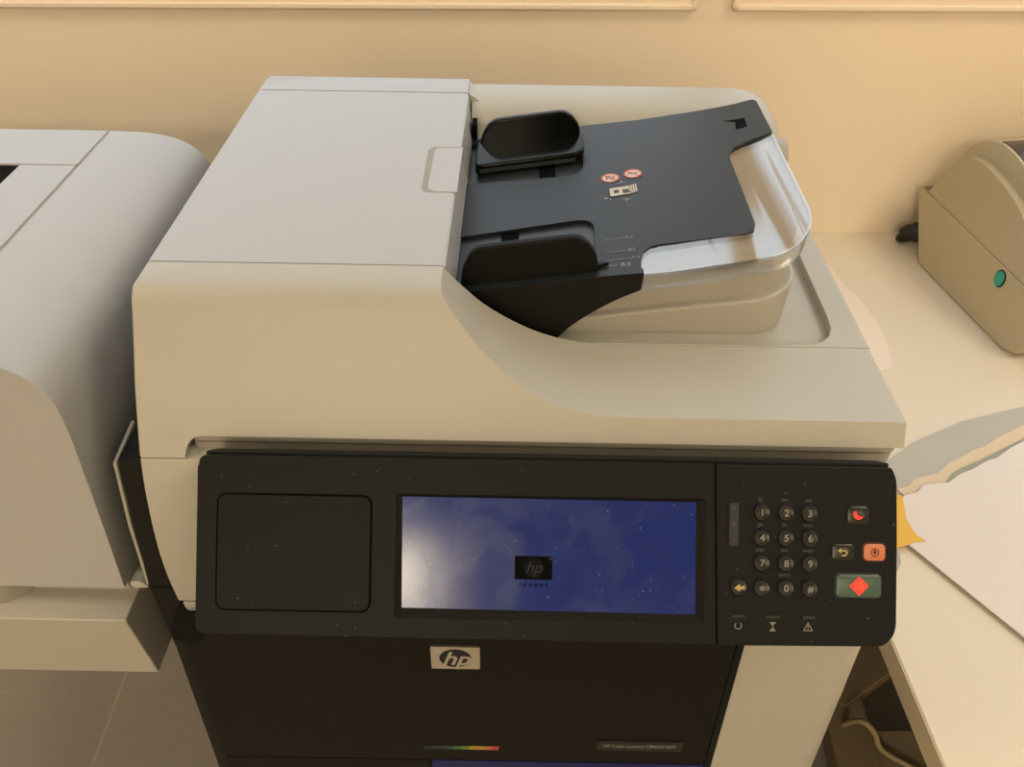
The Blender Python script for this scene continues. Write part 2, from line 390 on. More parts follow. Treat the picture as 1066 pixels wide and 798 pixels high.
# rear cover of the feeder and the ridge along the back
bm = BM()
def rear_ring(x, hgt):
    a = [(.742, -.40), (.742, -.299-hgt), (.774, -.299-hgt), (.780, -.3005-hgt), (.784, -.305-hgt), (.785, -.312-hgt), (.785, -.40)]
    return [(x, y, z) for y, z in a]
loft(bm, [rear_ring(X0, .002), rear_ring(X0+.004, 0), rear_ring(-.052, 0), rear_ring(-.0500, .001), rear_ring(-.0445, .03)])
obj('rear_cover', bm, 'cream_white', MF, smooth=40)
def ridge_ring(x, dz, dy=0):
    prof = [(.785, -.372), (.785, -.316), (.783, -.309), (.778, -.3045), (.770, -.303), (.752, -.3035), (.738, -.306), (.727, -.311), (.718, -.319), (.710, -.332), (.704, -.350), (.701, -.372)]
    return [(x, y-dy*(y-.742), max(-.372, z-dz)) for y, z in prof]
bm = BM(); loft(bm, [ridge_ring(-.046, 0)]+[ridge_ring(x, 0) for x in (.05, .14, .2)]+[ridge_ring(.215, .0004), ridge_ring(.228, .0022), ridge_ring(.240, .0062), ridge_ring(.250, .013), ridge_ring(.258, .024), ridge_ring(.2625, .037), ridge_ring(.2645, .055)])
obj('rear_ridge', bm, 'cream', MF, smooth=50)
# small concave fillet where the feeder meets the ridge
bm = BM(); r0 = []; 
for k in range(7):
    t = k/6; x = -.0495+.060*t; r0.append((x, -.2990-.020*(1-(1-t)**2.2)))
loft(bm, [[(x, .7395-.001*i, z+.0004) for i, (x, z) in enumerate(r0)]+[(-.0495, .739, -.345)], [(x, .768, z) for x, z in r0]+[(-.0495, .768, -.345)]])
obj('ridge_fillet', bm, 'cream', MF, smooth=60)
# rounded hinge cap behind the right end of the tray
bm = BM(); n = 20
loft(bm, [[(x,   .705+r*math.cos(2*math.pi*k/n), -.345+r*math.sin(2*math.pi*k/n)) for k in range(n)] for x, r in ((.222, .020), (.2545, .020), (.2575, .0185), (.259, .015))])
obj('hinge_cap', bm, 'grey_cream', MF, smooth=40)
# latch with its finger recess
bm = BM(); lat = rrect(-.0715, -.0478, .546, .6215, [.009, 0, 0, .009]); prism(bm, lat, -.2992, -.2987)
rec = [(-.0762, .549), (-.0772, .618), (-.0728, .6235), (-.0475, .6235), (-.0475, .6215), (-.0705, .6215), (-.0715, .6125), (-.0712, .553), (-.0635, .546), (-.0475, .546), (-.0475, .5445), (-.072, .5445)]
obj('feeder_latch', bm, 'cream_white', MF, .0002)
bm = BM(); prism(bm, rec, -.2991, -.29885)
g = obj('latch_recess', bm, 'groove', MF)
bm = BM()     # seam running down over the slanted edge
for yy in (.6222,):
    prism(bm, [(-.0500, -.2994), (-.0443, -.3305), (-.0437, -.3303), (-.0492, -.2990)], yy, yy+.0013, 'y')
obj('latch_seam', bm, 'groove', MF)

# ---- document feeder input tray
TX = np.array([-.05, -.045, .06, .11, .16, .195, .216, .25]); TZ = np.array([-.3287, -.328, -.312, -.306, -.2972, -.290, -.2835, -.2725])
def ty(x): return float(np.interp(x, TX, TZ))
def slab(bm, outline, top, thick, xs=np.linspace(-.04, .21, 26), zfn=ty, mi=0):
    """curved sheet with a plan outline: top metres over the tray line"""
    tmp = bmesh.new(); prism(tmp, outline, -thick, 0)
    for x in xs:
        bmesh.ops.bisect_plane(tmp, geom=tmp.verts[:]+tmp.edges[:]+tmp.faces[:], plane_co=(x, 0, 0), plane_no=(1, 0, 0))
    for v in tmp.verts: v.co.z += zfn(v.co.x)+top
    idx = {v: bm.verts.new(v.co) for v in tmp.verts}
    for f in tmp.faces: bm.faces.new([idx[v] for v in f.verts]).material_index = mi
    tmp.free()
INNER = [(.2160, .6300), (.2075, .6278), (.193, .6245), (.184, .6200), (.1785, .6120), (.1762, .600), (.1755, .540), (.1748, .497), (.1725, .4895), (.1660, .4862), (.140, .4868), (.106, .4876), (.0975, .4850), (.0920, .4785), (.0895, .468), (.0885, .4525)]
PK1 = [(-.048, .4600)] ; 
pk1 = round_poly([(-.047, .462), (.0575, .462), (.0600, .5325), (-.047, .5265)], [0, .002, .016, 0])
pk2 = round_poly([(-.047, .6130), (.0560, .6035), (.0585, .6900), (-.047, .690)], [0, .018, .002, 0])
outline = [(-.047, .4525), (.0885, .4525)] + INNER[::-1][1:] + [(.2165, .694), (.2140, .7000), (.19, .7005), (.1, .7005), (-.047, .6985)] + [pk2[-1]] + pk2[::-1][1:-1] + [pk2[0]] + [pk1[-1]] + pk1[::-1][1:-1] + [pk1[0]]
bm = BM(); slab(bm, outline, 0, .005)
tr = obj('input_tray', bm, 'tray', MF, smooth=30, label='dark slate document feeder tray')
for sides, ribs in (([(-.047, .46), (.063, .46), (.063, .54), (-.047, .54)], ((-.030, .506, .524), (.0135, .508, .531), (.0465, .506, .5305))),
                    ([(-.047, .595), (.062, .595), (.062, .692), (-.047, .692)], ((-.030, .613, .632), (.0105, .606, .632), (.046, .610, .632)))):
    bm = BM(); slab(bm, sides, -.0035, .0012); PKT = obj('guide_pocket', bm, 'tray_floor', MF)
    for x, a, b in ribs:
        bm = BM(); slab(bm, [(x, a), (x+.0012, a), (x+.0012, b), (x, b)], -.0028, .0009); obj('pocket_rib', bm, 'tray_floor', PKT)
for q, dz, nm in (([(-.0125, .505), (.0015, .505), (.0015, .5285), (-.0125, .5285)], -.0029, 'guide_slot'), ([(.0185, .600), (.0325, .600), (.0325, .64), (.0185, .64)], -.0029, 'guide_slot'),
              ([(.1845, .6700), (.2010, .6680), (.2000, .6515), (.1905, .6505), (.1925, .664)], .0003, 'tray_hole')):
    bm = BM(); slab(bm, q, dz, .0007); obj(nm, bm, 'hole', MF)
# black skirt under the front edge, with its curved lower edge
sk = [(-.0472, ty(-.047)-.0045), (-.0472, -.372), (.031, -.372)] + catmull([(.0335, -.3675), (.039, -.3605), (.046, -.3535), (.056, -.3450), (.072, -.3335), (.0905, -.3235)], 4) + [(.0905, ty(.0905)-.0045)] + [(x, ty(x)-.0045) for x in np.linspace(.08, -.04, 9)]
bm = BM(); prism(bm, sk, .4525, .462, 'y'); obj('tray_skirt', bm, 'black', MF, .001)
bm = BM(); slab(bm, [(-.047, .4522), (.090, .4522), (.090, .459), (-.047, .459)], -.0008, .006); obj('tray_front_edge', bm, 'black', MF)
bm = BM(); box(bm, -.0475, -.0440, .445, .705, -.372, -.331); box(bm, -.0445, -.040, .700, .716, -.36, -.313); obj('feed_slot', bm, 'hole', MF)
# paper guides
bm = BM()
g1 = round_poly([(-.0405, -.003), (-.0395, .012), (-.0315, .029), (.046, .029), (.0575, .012), (.0580, -.003)], [0, .006, .007, .016, .010, 0])
prism(bm, [(x, h) for x, h in g1], .4585, .465, fn=lambda x, h, t: (x, t+.10*h, ty(x)+h))
gd = obj('paper_guide', bm, 'guide', MF, .0016, 3, bang=50, label='matt black front paper guide')
bm = BM(); slab(bm, rrect(-.036, .056, .460, .503, [0, .004, .012, .004]), .002, .004); obj('guide_foot', bm, 'guide', gd, .0008)
bm = BM(); prism(bm, [(.057, .462), (.066, .4645), (.057, .467)], 0, 1, fn=lambda x, y, t: (x, y, ty(x)+.0005+.0025*t)); obj('guide_pointer', bm, 'guide', gd)
bm = BM()
g2 = round_poly([(-.0375, .002), (-.0330, .017), (-.0255, .0285), (.043, .0285), (.0545, .015), (.0565, .002)], [0, .006, .007, .014, .012, 0])
prism(bm, g2, .6715, .679, fn=lambda x, h, t: (x, t, ty(x)+h))
gd2 = obj('paper_guide', bm, 'gloss', MF, .002, 3, bang=50, label='glossy black rear paper guide')
bm = BM(); slab(bm, rrect(-.0385, .0580, .6285, .677, [.005, .013, .003, .003]), .0085, .0095); obj('guide_foot', bm, 'gloss', gd2, .0022, 3, bang=50)
bm = BM(); slab(bm, [(-.034, .6278), (.050, .6278), (.050, .6290), (-.034, .6290)], .0045, .0035); obj('foot_strip', bm, 'tray_floor', gd2)
# printed marks on the tray
def on_tray(cx, cy, skew=0):
    return lambda x, y, t: (cx+x+skew*y, cy+y, ty(cx+x)+.0002+t)
def disc(bm, fn, r0, r1, sx=1, n=28, d=.0001, mi=0, arc=(0, 360)):
    m = n if arc == (0, 360) else n+1; A = [];
    for k in range(m):
        t = math.radians(arc[0]+(arc[1]-arc[0])*k/n)
        A.append((bm.verts.new(fn(r1*math.cos(t)*sx, r1*math.sin(t), d)), bm.verts.new(fn(r0*math.cos(t)*sx, r0*math.sin(t), d)) if r0 > 0 else None))
    if r0 > 0:
        for k in range(m if m == n else m-1):
            a, b = A[k], A[(k+1) % m]; bm.faces.new((a[0], b[0], b[1], a[1])).material_index = mi
    else: bm.faces.new([a[0] for a in A]).material_index = mi
def quad(bm, fn, pts, d=.0001, mi=0): bm.faces.new([bm.verts.new(fn(x, y, d)) for x, y in pts]).material_index = mi
def stroke(bm, fn, pts, wd, d=.0001, mi=0):
    for (ax, ay), (bx, by) in zip(pts, pts[1:]):
        L = math.hypot(bx-ax, by-ay) or 1; nx, ny = -(by-ay)/L*wd/2, (bx-ax)/L*wd/2
        quad(bm, fn, [(ax+nx, ay+ny), (bx+nx, by+ny), (bx-nx, by-ny), (ax-nx, ay-ny)], d, mi)
for (cx, cy, kind_) in ((.0775, .5935, 0), (.0965, .5975, 1)):
    bm = BM(); fn = on_tray(cx, cy)
    disc(bm, fn, 0, .0078, d=.0001, mi=0); disc(bm, fn, .0064, .0078, d=.0002, mi=1)
    if kind_ == 0:
        stroke(bm, fn, [(-.003, -.003), (-.003, .003), (.001, .003)], .0009, .0002, 2); stroke(bm, fn, [(0, -.003), (.003, -.001), (.003, .003)], .0009, .0002, 2); stroke(bm, fn, [(-.0025, 0), (.002, .001)], .0008, .0002, 2)
    else:
        stroke(bm, fn, [(-.004, -.0012), (-.002, .0012), (.0005, -.0008), (.0035, .0012)], .0012, .0002, 2)
    stroke(bm, fn, [(-.0048, .0048), (.0048, -.0048)], .0011, .0003, 1)
    obj('warning_symbol', bm, ['pale_ink', 'red_ink', 'dark_ink'], MF)
bm = BM(); fn0 = on_tray(.0865, .5705); fn = lambda x, y, t: fn0(x, y*1.15, t)
for k in range(4):
    o_ = k*.0019-.003
    quad(bm, fn, [(-.0085+o_, -.0075+.0008*k), (.0085+o_, -.0055+.0008*k), (.0085+o_, .006+.0008*k), (-.0085+o_, .004+.0008*k)], .0001+.0001*(3-k), 0)
    stroke(bm, fn, [(-.0085+o_, -.0075+.0008*k), (-.0085+o_, .004+.0008*k), (.0085+o_, .006+.0008*k), (.0085+o_, -.0055+.0008*k)], .0006, .00013+.0001*(3-k), 1)
stroke(bm, fn, [(-.0082, -.0015), (-.0040, -.001)], .0045, .0005, 1); stroke(bm, fn, [(-.001, -.002), (.0045, -.0013)], .0055, .0005, 1)
for (px, py, s) in ((-.0005, .0118, 1), (.001, -.0125, -1)):
    quad(bm, fn, [(px-.0016, py), (px+.0016, py), (px, py+.0032*s)], .0001, 2); stroke(bm, fn, [(px-.004, py-.0008*s), (px+.004, py-.0003*s)], .0006, .0001, 2)
stroke(bm, fn, [(-.0165, -.0085), (-.0135, -.0095)], .0022, .0001, 2); stroke(bm, fn, [(-.0125, -.0105), (-.011, -.0105)], .0018, .0001, 2)
obj('paper_symbol', bm, ['white_ink', 'dark_ink', 'glyph'], MF)
bm = BM()
for (x0, x1, y, tx) in ((.0655, .082, .4985, 'A6'), (.0655, .0825, .4815, 'B5'), (.0655, .084, .4712, 'A4')):
    fn = on_tray(0, 0); stroke(bm, fn, [(x0, y), (x1-.001, y+.001)], .0006); text_into(bm, tx, .0055, on_tray(x1+.002, y+.0012), .0001)
stroke(bm, on_tray(0, 0), [(.0665, .4640), (.0725, .4643)], .0008); text_into(bm, '8.5', .0060, on_tray(.0785, .4645), .0001, weight=.0002)
obj('size_marking', bm, 'glyph', MF)
# clear extension lip
OUTER = [(.2165, .6300), (.2155, .560), (.2148, .512), (.2138, .498), (.2110, .4860), (.2050, .4745), (.1970, .4650), (.1850, .4580), (.170, .4545), (.149, .4530), (.12, .4527), (.0885, .4525)]
OUTER = catmull(OUTER, 3)
LZ = catmull([(.08, ty(.08)-.001), (.11, ty(.11)-.001), (.14, -.3012), (.165, -.2968), (.178, -.2952), (.190, -.2934), (.203, -.2897), (.2165, -.2846)], 6)
def lz(x): return float(np.interp(x, [p[0] for p in LZ], [p[1] for p in LZ]))
bm = BM(); slab(bm, OUTER+INNER[::-1][1:-1], 0, .0022, xs=np.linspace(.09, .2150, 26), zfn=lz)
def ribbon(bm, path, th, h0, h1, side=1):
    P = [Vector(p) for p in path]; rings = []
    for i, p in enumerate(P):
        t = (P[min(i+1, len(P)-1)]-P[max(i-1, 0)]).normalized(); nrm = Vector((-t.y, t.x))*side
        q = p+nrm*th; a, b = lz(p.x)+.001, lz(q.x)+.001
        rings.append([(p.x, p.y, a+h0), (q.x, q.y, a+h0), (q.x, q.y, a+h1), (p.x, p.y, a+h1)])
    loft(bm, rings)
ribbon(bm, OUTER, .0018, -.0145, -.0010, -1)
ribbon(bm, OUTER, .0030, -.0150, -.0135, -1)
ribbon(bm, INNER[2:-1], .0016, -.007, -.0010, -1)
obj('clear_extension', bm, 'clear', MF, smooth=40, label='clear plastic tray extension')
# cream body carrying the tray: two tiers
def tier(outline, ztop, zbase, x_list, m, nm, bev):
    bm = BM(); tmp = bmesh.new(); prism(tmp, outline, 0, 1)
    for x in x_list: bmesh.ops.bisect_plane(tmp, geom=tmp.verts[:]+tmp.edges[:]+tmp.faces[:], plane_co=(x, 0, 0), plane_no=(1, 0, 0))
    for v in tmp.verts: v.co.z = ztop(v.co.x) if v.co.z > .5 else zbase(v.co.x)
    return obj(nm, tmp, m, MF, bev, 3, bang=50)
lowtop = lambda x: float(np.interp(x, [-.04, .05, .13, .175, .215], [-.370, -.3610, -.3485, -.3425, -.3330]))
tier(rrect(.030, .2065, .474, .70, [.004, .030, .02, .0], 8), lambda x: ty(x)-.0075, lambda x: lowtop(x)-.004, np.linspace(.04, .2, 12), 'grey_cream', 'tray_support', .002)
tier(rrect(-.044, .2135, .4675, .70, [.004, .034, .02, .0], 8), lowtop, lambda x: -.3755, np.linspace(-.03, .2, 12), 'cream', 'output_ramp', .004)
# output bin floor and its raised rim on the right
rim = [(.031, YB+.0008), (X1, YB+.0008), (X1, .745), (.2455, .745), (.2445, .560), (.2435, .480), (.2420, .466), (.2375, .4565), (.2300, .4495), (.220, .4462), (.205, .4452), (.031, .4448)]
bm = BM(); prism(bm, rim, -.3860, -.366); obj('bin_rim', bm, 'cream', MF, .0012, bang=50)
bm = BM(); box(bm, -.046, .2600, YB+.002, .78, -.386, -.3740); obj('output_bin', bm, 'cream', MF)
bm = BM(); box(bm, -.2235, X1-.0035, .40, .78, -.43, -.384); obj('scanner_body', bm, 'grey_cream', MF, .002)

# ---- control panel
PE = Vector((0, -.67735717, -.73565431)); PN = Vector((0, -.73565431, .67735717)); PO = Vector((0, .31349304, -.39116793))
def pan(s, t, h): return PO+Vector((s, 0, 0))+PE*t+PN*h      # s across, t down the slope, h out of the face
def pfn(cs, ct): return lambda x, y, d: pan(cs+x, ct-y, d)
CP_L = [(-.2028, -.0262), (.1296, -.0262), (.1325, .0902), (-.2033, .0890)]
bm = BM(); prism(bm, round_poly(CP_L, [.006, 0, 0, .006]), -.024, 0, fn=pan)
for f in bm.faces: pass
# screen recess cut: face is rebuilt as a frame around the screen opening
bm.free(); bm = BM()
SX0, SX1, ST0, ST1 = -.0752, .1248, -.0032, .0770
outer = round_poly(CP_L, [.006, 0, 0, .006]); 
def frame_face(bm, outer, inner_rect, h):
    x0, x1, t0, t1 = inner_rect
    # split the frame in left, right, top and bottom pieces as prisms sharing faces
    pass
def clip(poly, axis, val, keep_less):
    out = []; n = len(poly)
    for i in range(n):
        a, b = poly[i], poly[(i+1) % n]; ia = (a[axis] <= val) == keep_less or abs(a[axis]-val) < 1e-9; ib = (b[axis] <= val) == keep_less or abs(b[axis]-val) < 1e-9
        if ia: out.append(a)
        if ia != ib:
            t = (val-a[axis])/(b[axis]-a[axis]); out.append((a[0]+(b[0]-a[0])*t, a[1]+(b[1]-a[1])*t))
    return out
for poly in (clip(outer, 0, SX0, True), clip(outer, 0, SX1, False),
             clip(clip(clip(outer, 0, SX0, False), 0, SX1, True), 1, ST0, True), clip(clip(clip(outer, 0, SX0, False), 0, SX1, True), 1, ST1, False)):
    prism(bm, poly, -.024, 0, fn=pan)
box_pts = [(SX0, ST0), (SX1, ST0), (SX1, ST1), (SX0, ST1)]
prism(bm, box_pts, -.024, -.0075, fn=pan)
bmesh.ops.remove_doubles(bm, verts=bm.verts, dist=1e-6)
CP = obj('control_panel', bm, 'dark', MF, smooth=30)
# sloping bezel around the screen
bm = BM()
a = [(SX0, ST0), (SX1, ST0), (SX1, ST1), (SX0, ST1)]; b = [(-.0715, -.0010), (.1192, -.0006), (.1198, .0722), (-.0708, .0712)]
loft(bm, [[pan(x, t, 0.0002) for x, t in a], [pan(x, t, -.0030) for x, t in b], [pan(x, t, -.0045) for x, t in b]], caps=False)
obj('screen_bezel', bm, 'door', CP, smooth=20)
bm = BM(); prism(bm, b, -.0050, -.0032, fn=pan); obj('touch_screen', bm, 'screen', CP)
bm = BM()      # dark start-up logo on the screen
prism(bm, [(.0022, .0362), (.0266, .0362), (.0266, .0514), (.0022, .0514)], -.0032, -.0031, fn=pan, mi=0)
fn = lambda x, y, d: pan(.0144+x, .0438-y, -.0031+d)
disc(bm, fn, 0, .0066, d=.0001, mi=1); text_into(bm, 'hp', .0105, fn, .0002, .35, mi=2, weight=.0001)
text_into(bm, 'i n v e n t', .0036, lambda x, y, d: pan(.0146+x, .0546-y, -.0031+d), .0001, mi=0, sx=1.35, weight=.0001)
for (x0, x1, t) in ((-.0085, -.0085, 0),): pass
disc(bm, lambda x, y, d: pan(.0255+x, .0378-y, -.0031+d), 0, .0012, d=.0002, mi=2)
obj('screen_logo', bm, ['hole', 'logo_black', 'logo_grey'], CP)
# cover plate at the left
bm = BM(); prism(bm, rrect(-.1908, -.0902, -.0020, .0740, .0065), -.001, .0003, fn=pan); obj('plate_groove', bm, 'hole', CP)
bm = BM(); prism(bm, rrect(-.1897, -.0913, -.0009, .0729, .0056), -.001, .0012, fn=pan); obj('cover_plate', bm, 'plate', CP, .0006)
# right-hand key section
CP_R = [(.1306, -.0256), (.2463, -.0256), (.2488, .0900), (.1335, .0900)]
CP_R2 = [(.1306, -.0256), (.2440, -.0256), (.2474, -.018), (.2482, .02), (.2486, .0770), (.2468, .0835), (.2405, .0900), (.1335, .0910)]
bm = BM(); prism(bm, round_poly(CP_R2, [0, .002, .004, 0, .006, .004, .006, 0]), -.024, .0003, fn=pan); obj('key_section', bm, 'dark', CP, .0012, 3, bang=50)
bm = BM(); prism(bm, [(.1290, -.0262), (.1312, -.0258), (.1340, .0905), (.1318, .0905)], -.02, -.0008, fn=pan); obj('section_seam', bm, 'hole', CP)
bm = BM()      # thin dark lip along the top edge
prism(bm, [(-.200, -.0285), (.128, -.0285), (.2440, -.0280), (.2440, -.0250), (-.200, -.0255)], -.022, -.0040, fn=pan); obj('panel_top_lip', bm, 'black', CP, .001)
bm = BM(); prism(bm, [(-.2060, -.018), (-.200, -.0265), (-.200, .088), (-.2060, .080)], -.026, -.006, fn=pan); obj('panel_side', bm, 'black', CP)
FS = .0003
def pd(s, t, h): return pan(s, t, h+FS)
def pdf(cs, ct): return lambda x, y, d: pan(cs+x, ct-y, d+FS)
keys = [('1', .1602, .0046), ('2', .1757, .0046), ('3', .1907, .0048), ('4', .1604, .0208), ('5', .1759, .0207), ('6', .1912, .0208), ('7', .1606, .0369), ('8', .1761, .0370), ('9', .1914, .0370), ('*', .1609, .0529), ('0', .1763, .0528), ('#', .1917, .0530), ('<', .1461, .0527)]
leg = {'1': '@', '2': 'abc', '3': 'def', '4': 'ghi', '5': 'jkl', '6': 'mno', '7': 'pqrs', '8': 'tuv', '9': 'wxyz', '0': 'space'}
for ch, s, t in keys:
    bm = BM(); n = 28; fn = pdf(s, t)
    prof = [(.0061, .0002, 1), (.0061, .0006, 1), (.0056, .0008, 1), (.0053, .0020, 0), (.0047, .0026, 0), (.0038, .0024, 0), (.0020, .0019, 0), (.0002, .0018, 0)]
    rings = [[fn(r*math.cos(2*math.pi*k/n), r*math.sin(2*math.pi*k/n), h) for k in range(n)] for r, h, _ in prof]
    R = [[bm.verts.new(p) for p in r] for r in rings]
    for i, (ra, rb) in enumerate(zip(R, R[1:])):
        for k in range(n): bm.faces.new((ra[k], ra[(k+1) % n], rb[(k+1) % n], rb[k])).material_index = prof[i][2]
    bm.faces.new(R[-1])
    if ch == '<':
        quad(bm, fn, [(-.0032, 0), (.0004, .0026), (.0004, -.0026)], .0029, 2); quad(bm, fn, [(0, .0011), (.0030, .0011), (.0030, -.0011), (0, -.0011)], .0029, 2)
    else: text_into(bm, ch, .0064 if ch != '*' else .009, (lambda f: (lambda x, y, d: f(x, y-(.0018 if ch == '*' else 0), d)))(fn), .0028, mi=2, weight=.00012)
    obj('keypad_button', bm, ['key', 'key_ring', 'key_tan' if ch == '<' else 'glyph'], CP)
bm = BM()
for ch, s, t in keys:
    if ch in leg: text_into(bm, leg[ch], .0034, pdf(s-.0006, t-.0083), .0002)
obj('key_legend', bm, 'glyph_dim', CP)
# brightness slider
bm = BM(); prism(bm, rrect(.1388, .1463, -.0024, .0272, .0018), -.001, .0005, fn=pd, mi=1); prism(bm, rrect(.1397, .1454, -.0014, .0262, .0014), 0, .0012, fn=pd, mi=0)
fn = pdf(.14255, .0124)
stroke(bm, fn, [(-.001, .0105), (.001, .0105)], .0004, .0014, 2); stroke(bm, fn, [(0, .0115), (0, .0095)], .0004, .0014, 2); stroke(bm, fn, [(-.001, -.0105), (.001, -.0105)], .0004, .0014, 2); disc(bm, fn, .0010, .0014, d=.0014, mi=2)
obj('brightness_rocker', bm, ['key', 'key_ring', 'glyph_dim'], CP)
def pill(name, s0, s1, t0, t1, r, body, well, top, glyphs, gm, ringw=.0009):
    bm = BM(); prism(bm, rrect(s0-ringw, s1+ringw, t0-ringw, t1+ringw, r+ringw*.6), -.0005, .0005, fn=pd, mi=1)
    A = rrect(s0, s1, t0, t1, r); B = rrect(s0+.0008, s1-.0008, t0+.0008, t1-.0008, max(.0004, r-.0008))
    loft(bm, [[pd(x, t, .0003) for x, t in A], [pd(x, t, top-.0005) for x, t in A], [pd(x, t, top) for x, t in B]])
    glyphs(bm, pdf((s0+s1)/2, (t0+t1)/2), top+.0002)
    return obj(name, bm, [body, well, gm], CP)
def moon(bm, fn, d):
    pts = []
    for k in range(13):
        a = math.radians(150+200*k/12); pts.append((.0034*math.cos(a)+.0002, .0036*math.sin(a)+.0006))
    for k in range(13):
        a = math.radians(330-160*k/12); pts.append((.0028*math.cos(a)+.0018, .0028*math.sin(a)+.0018))
    quad(bm, fn, pts, d, 2)
pill('sleep_button', .2152, .2286, -.0005, .0105, .0024, 'key', 'key_ring', .0016, moon, 'red_lit')
def ret(bm, fn, d):
    quad(bm, fn, [(-.0036, .0009), (-.0012, .0028), (-.0012, -.0010)], d, 2)
    stroke(bm, fn, [(-.0016, .0009), (.0014, .0009), (.0026, -.0002), (.0014, -.0022), (-.0012, -.0022)], .0009, d, 2)
pill('reset_button', .2058, .2196, .0239, .0340, .0022, 'key', 'key_ring', .0016, ret, 'key_tan')
def stp(bm, fn, d): disc(bm, fn, .0021, .0027, d=d, mi=2); disc(bm, fn, 0, .0011, d=d, mi=2); stroke(bm, fn, [(0, .0018), (0, 0)], .0007, d, 2)
pill('stop_button', .2262, .2396, .0236, .0341, .0026, 'orange', 'stop_ink', .0018, stp, 'stop_ink')
def sta(bm, fn, d):
    quad(bm, fn, [(-.0062, 0), (0, .0062), (.0062, 0), (0, -.0062)], d, 2)
pill('start_button', .2088, .2372, .0434, .0576, .0026, 'green', 'green_edge', .0020, sta, 'red_lit')
bm = BM(); fn = pdf(.2230, .0505); stroke(bm, fn, [(-.0022, -.0022), (-.0022, .0022), (.0006, .0026), (.0022, .0012), (.0018, -.0016), (-.0004, -.0024)], .0005, .0026); stroke(bm, fn, [(0, .0014), (.0002, -.0014)], .0005, .0026); obj('start_mark', bm, 'orange', CP)
# three small status lamps with symbols
for s in (.1466, .1688, .1916):
    bm = BM(); prism(bm, rrect(s-.0048, s+.0048, .0700, .0730, .0006), -.0005, .0005, fn=pd); prism(bm, rrect(s-.004, s+.004, .0708, .0724, .0005), 0, .0009, fn=pd, mi=1)
    obj('status_lamp', bm, ['key_ring', 'key'], CP)
bm = BM(); fn = pdf(.1466, .0778); disc(bm, fn, .0018, .0024, d=.0002, arc=(130, 410))
fn = pdf(.1688, .0780); quad(bm, fn, [(-.0017, .0026), (.0017, .0026), (0, 0)], .0002); quad(bm, fn, [(-.0017, -.0026), (.0017, -.0026), (0, 0)], .0002); stroke(bm, fn, [(-.002, .0026), (.002, .0026)], .0007, .0002); stroke(bm, fn, [(-.002, -.0026), (.002, -.0026)], .0007, .0002)
fn = pdf(.1916, .0780); stroke(bm, fn, [(-.0028, -.0022), (0, .0028), (.0028, -.0022), (-.0028, -.0022)], .0006, .0002); stroke(bm, fn, [(0, .0012), (0, -.0006)], .0007, .0002); stroke(bm, fn, [(0, -.0011), (0, -.0017)], .0007, .0002)
obj('status_symbol', bm, 'glyph', CP)

# ---- lower body
def front_y(x, z, y0=.2965):      # flat front, leaning forward towards the floor, rounded at its two upright edges
    y = y0-.156*max(-.03, min(.23, -.5155-z)); hw = .272 if x > 0 else .264; q = (abs(x)-(hw-.020))/.020
    return y+(.018*(1-math.sqrt(max(0, 1-q*q))) if q > 0 else 0)
def plan(xa, xb, z, back, n=24):
    pts = []
    for k in range(n+1):
        x = xa+(xb-xa)*k/n
        if k in (1, n-1): x = xa+(xb-xa)*(k+(.4 if k == 1 else -.4)*-1)/n
        pts.append((x, front_y(x, z), z))
    return pts+[(xb, back, z), (xa, back, z)]
ZS = [-.545, -.56, -.60, -.64, -.70, -.7455, -1.345]
bm = BM(); loft(bm, [plan(-.2635, .174, z, .79, 44) for z in ZS]); obj('main_body', bm, 'door', MF, smooth=40)
bm = BM(); loft(bm, [plan(.1755, .2720, z, .79, 40) for z in [-.45]+ZS]); obj('right_cover', bm, 'cream', MF, smooth=50)
def sup(xl, y, z): return [(xl, y, z), (.172, y, z), (.172, .79, z), (xl, .79, z)]
bm = BM(); loft(bm, [sup(-.285, .366, -.4185), sup(-.2815, .3285, -.5235)]); obj('scanner_support', bm, 'black', MF, .001)
bm = BM(); loft(bm, [sup(-.281, .3282, -.5250), sup(-.280, .3205, -.6000), sup(-.270, .335, -.64)]); obj('body_collar', bm, 'black', MF, .0008)
bm = BM(); prism(bm, [(.404, -.4165), (.3650, -.4205), (.3490, -.473), (.3365, -.5330), (.3440, -.5330), (.356, -.473), (.372, -.425), (.404, -.422)], -.2890, -.2862, 'x'); obj('side_trim', bm, 'grey_cream', MF, .0006)
# front door, thin shell proud of the body
def shell(xa, xb, za, zb_, off, n=20, nz=8, th=.006):
    bm = BM(); rings = []
    for j in range(nz+1):
        r = []; xaa = xa; zt = za if callable(za) else (lambda x: za)
        for k in range(n+1): x = xaa+(xb-xaa)*k/n; z = zt(x)+(zb_-zt(x))*j/nz; r.append((x, front_y(x, z)-off, z))
        for k in range(n, -1, -1): x = xaa+(xb-xaa)*k/n; z = zt(x)+(zb_-zt(x))*j/nz; r.append((x, front_y(x, z)-off+th, z))
        rings.append(r)
    loft(bm, rings); return bm
bm = shell(-.2455, .1690, lambda x: -.5455+.046*min(1, max(0, (x+.2455)/.040))**1.6, -.6890, .0020, n=60); FD = obj('front_door', bm, 'door', MF, .0010, smooth=40)
bm = shell(.1700, .1755, -.48, -.72, .0012, n=4); obj('door_edge', bm, 'dark', MF, smooth=40)
bm = shell(-.2455, -.0675, -.6912, -.90, .0020); obj('lower_drawer', bm, 'door', MF, .0010, smooth=40)
bm = shell(-.0660, .1690, -.6912, -.72, .0012); obj('drawer_strip', bm, 'blue', MF, smooth=40, label='dark blue strip')
bm = shell(-.0660, .1690, -.7215, -.90, .0020); obj('lower_drawer', bm, 'door', MF, .0010, smooth=40)
def on_door(cx, cz): return lambda x, y, d: (cx+x, front_y(cx+x, cz+y)-.0021-d, cz+y)
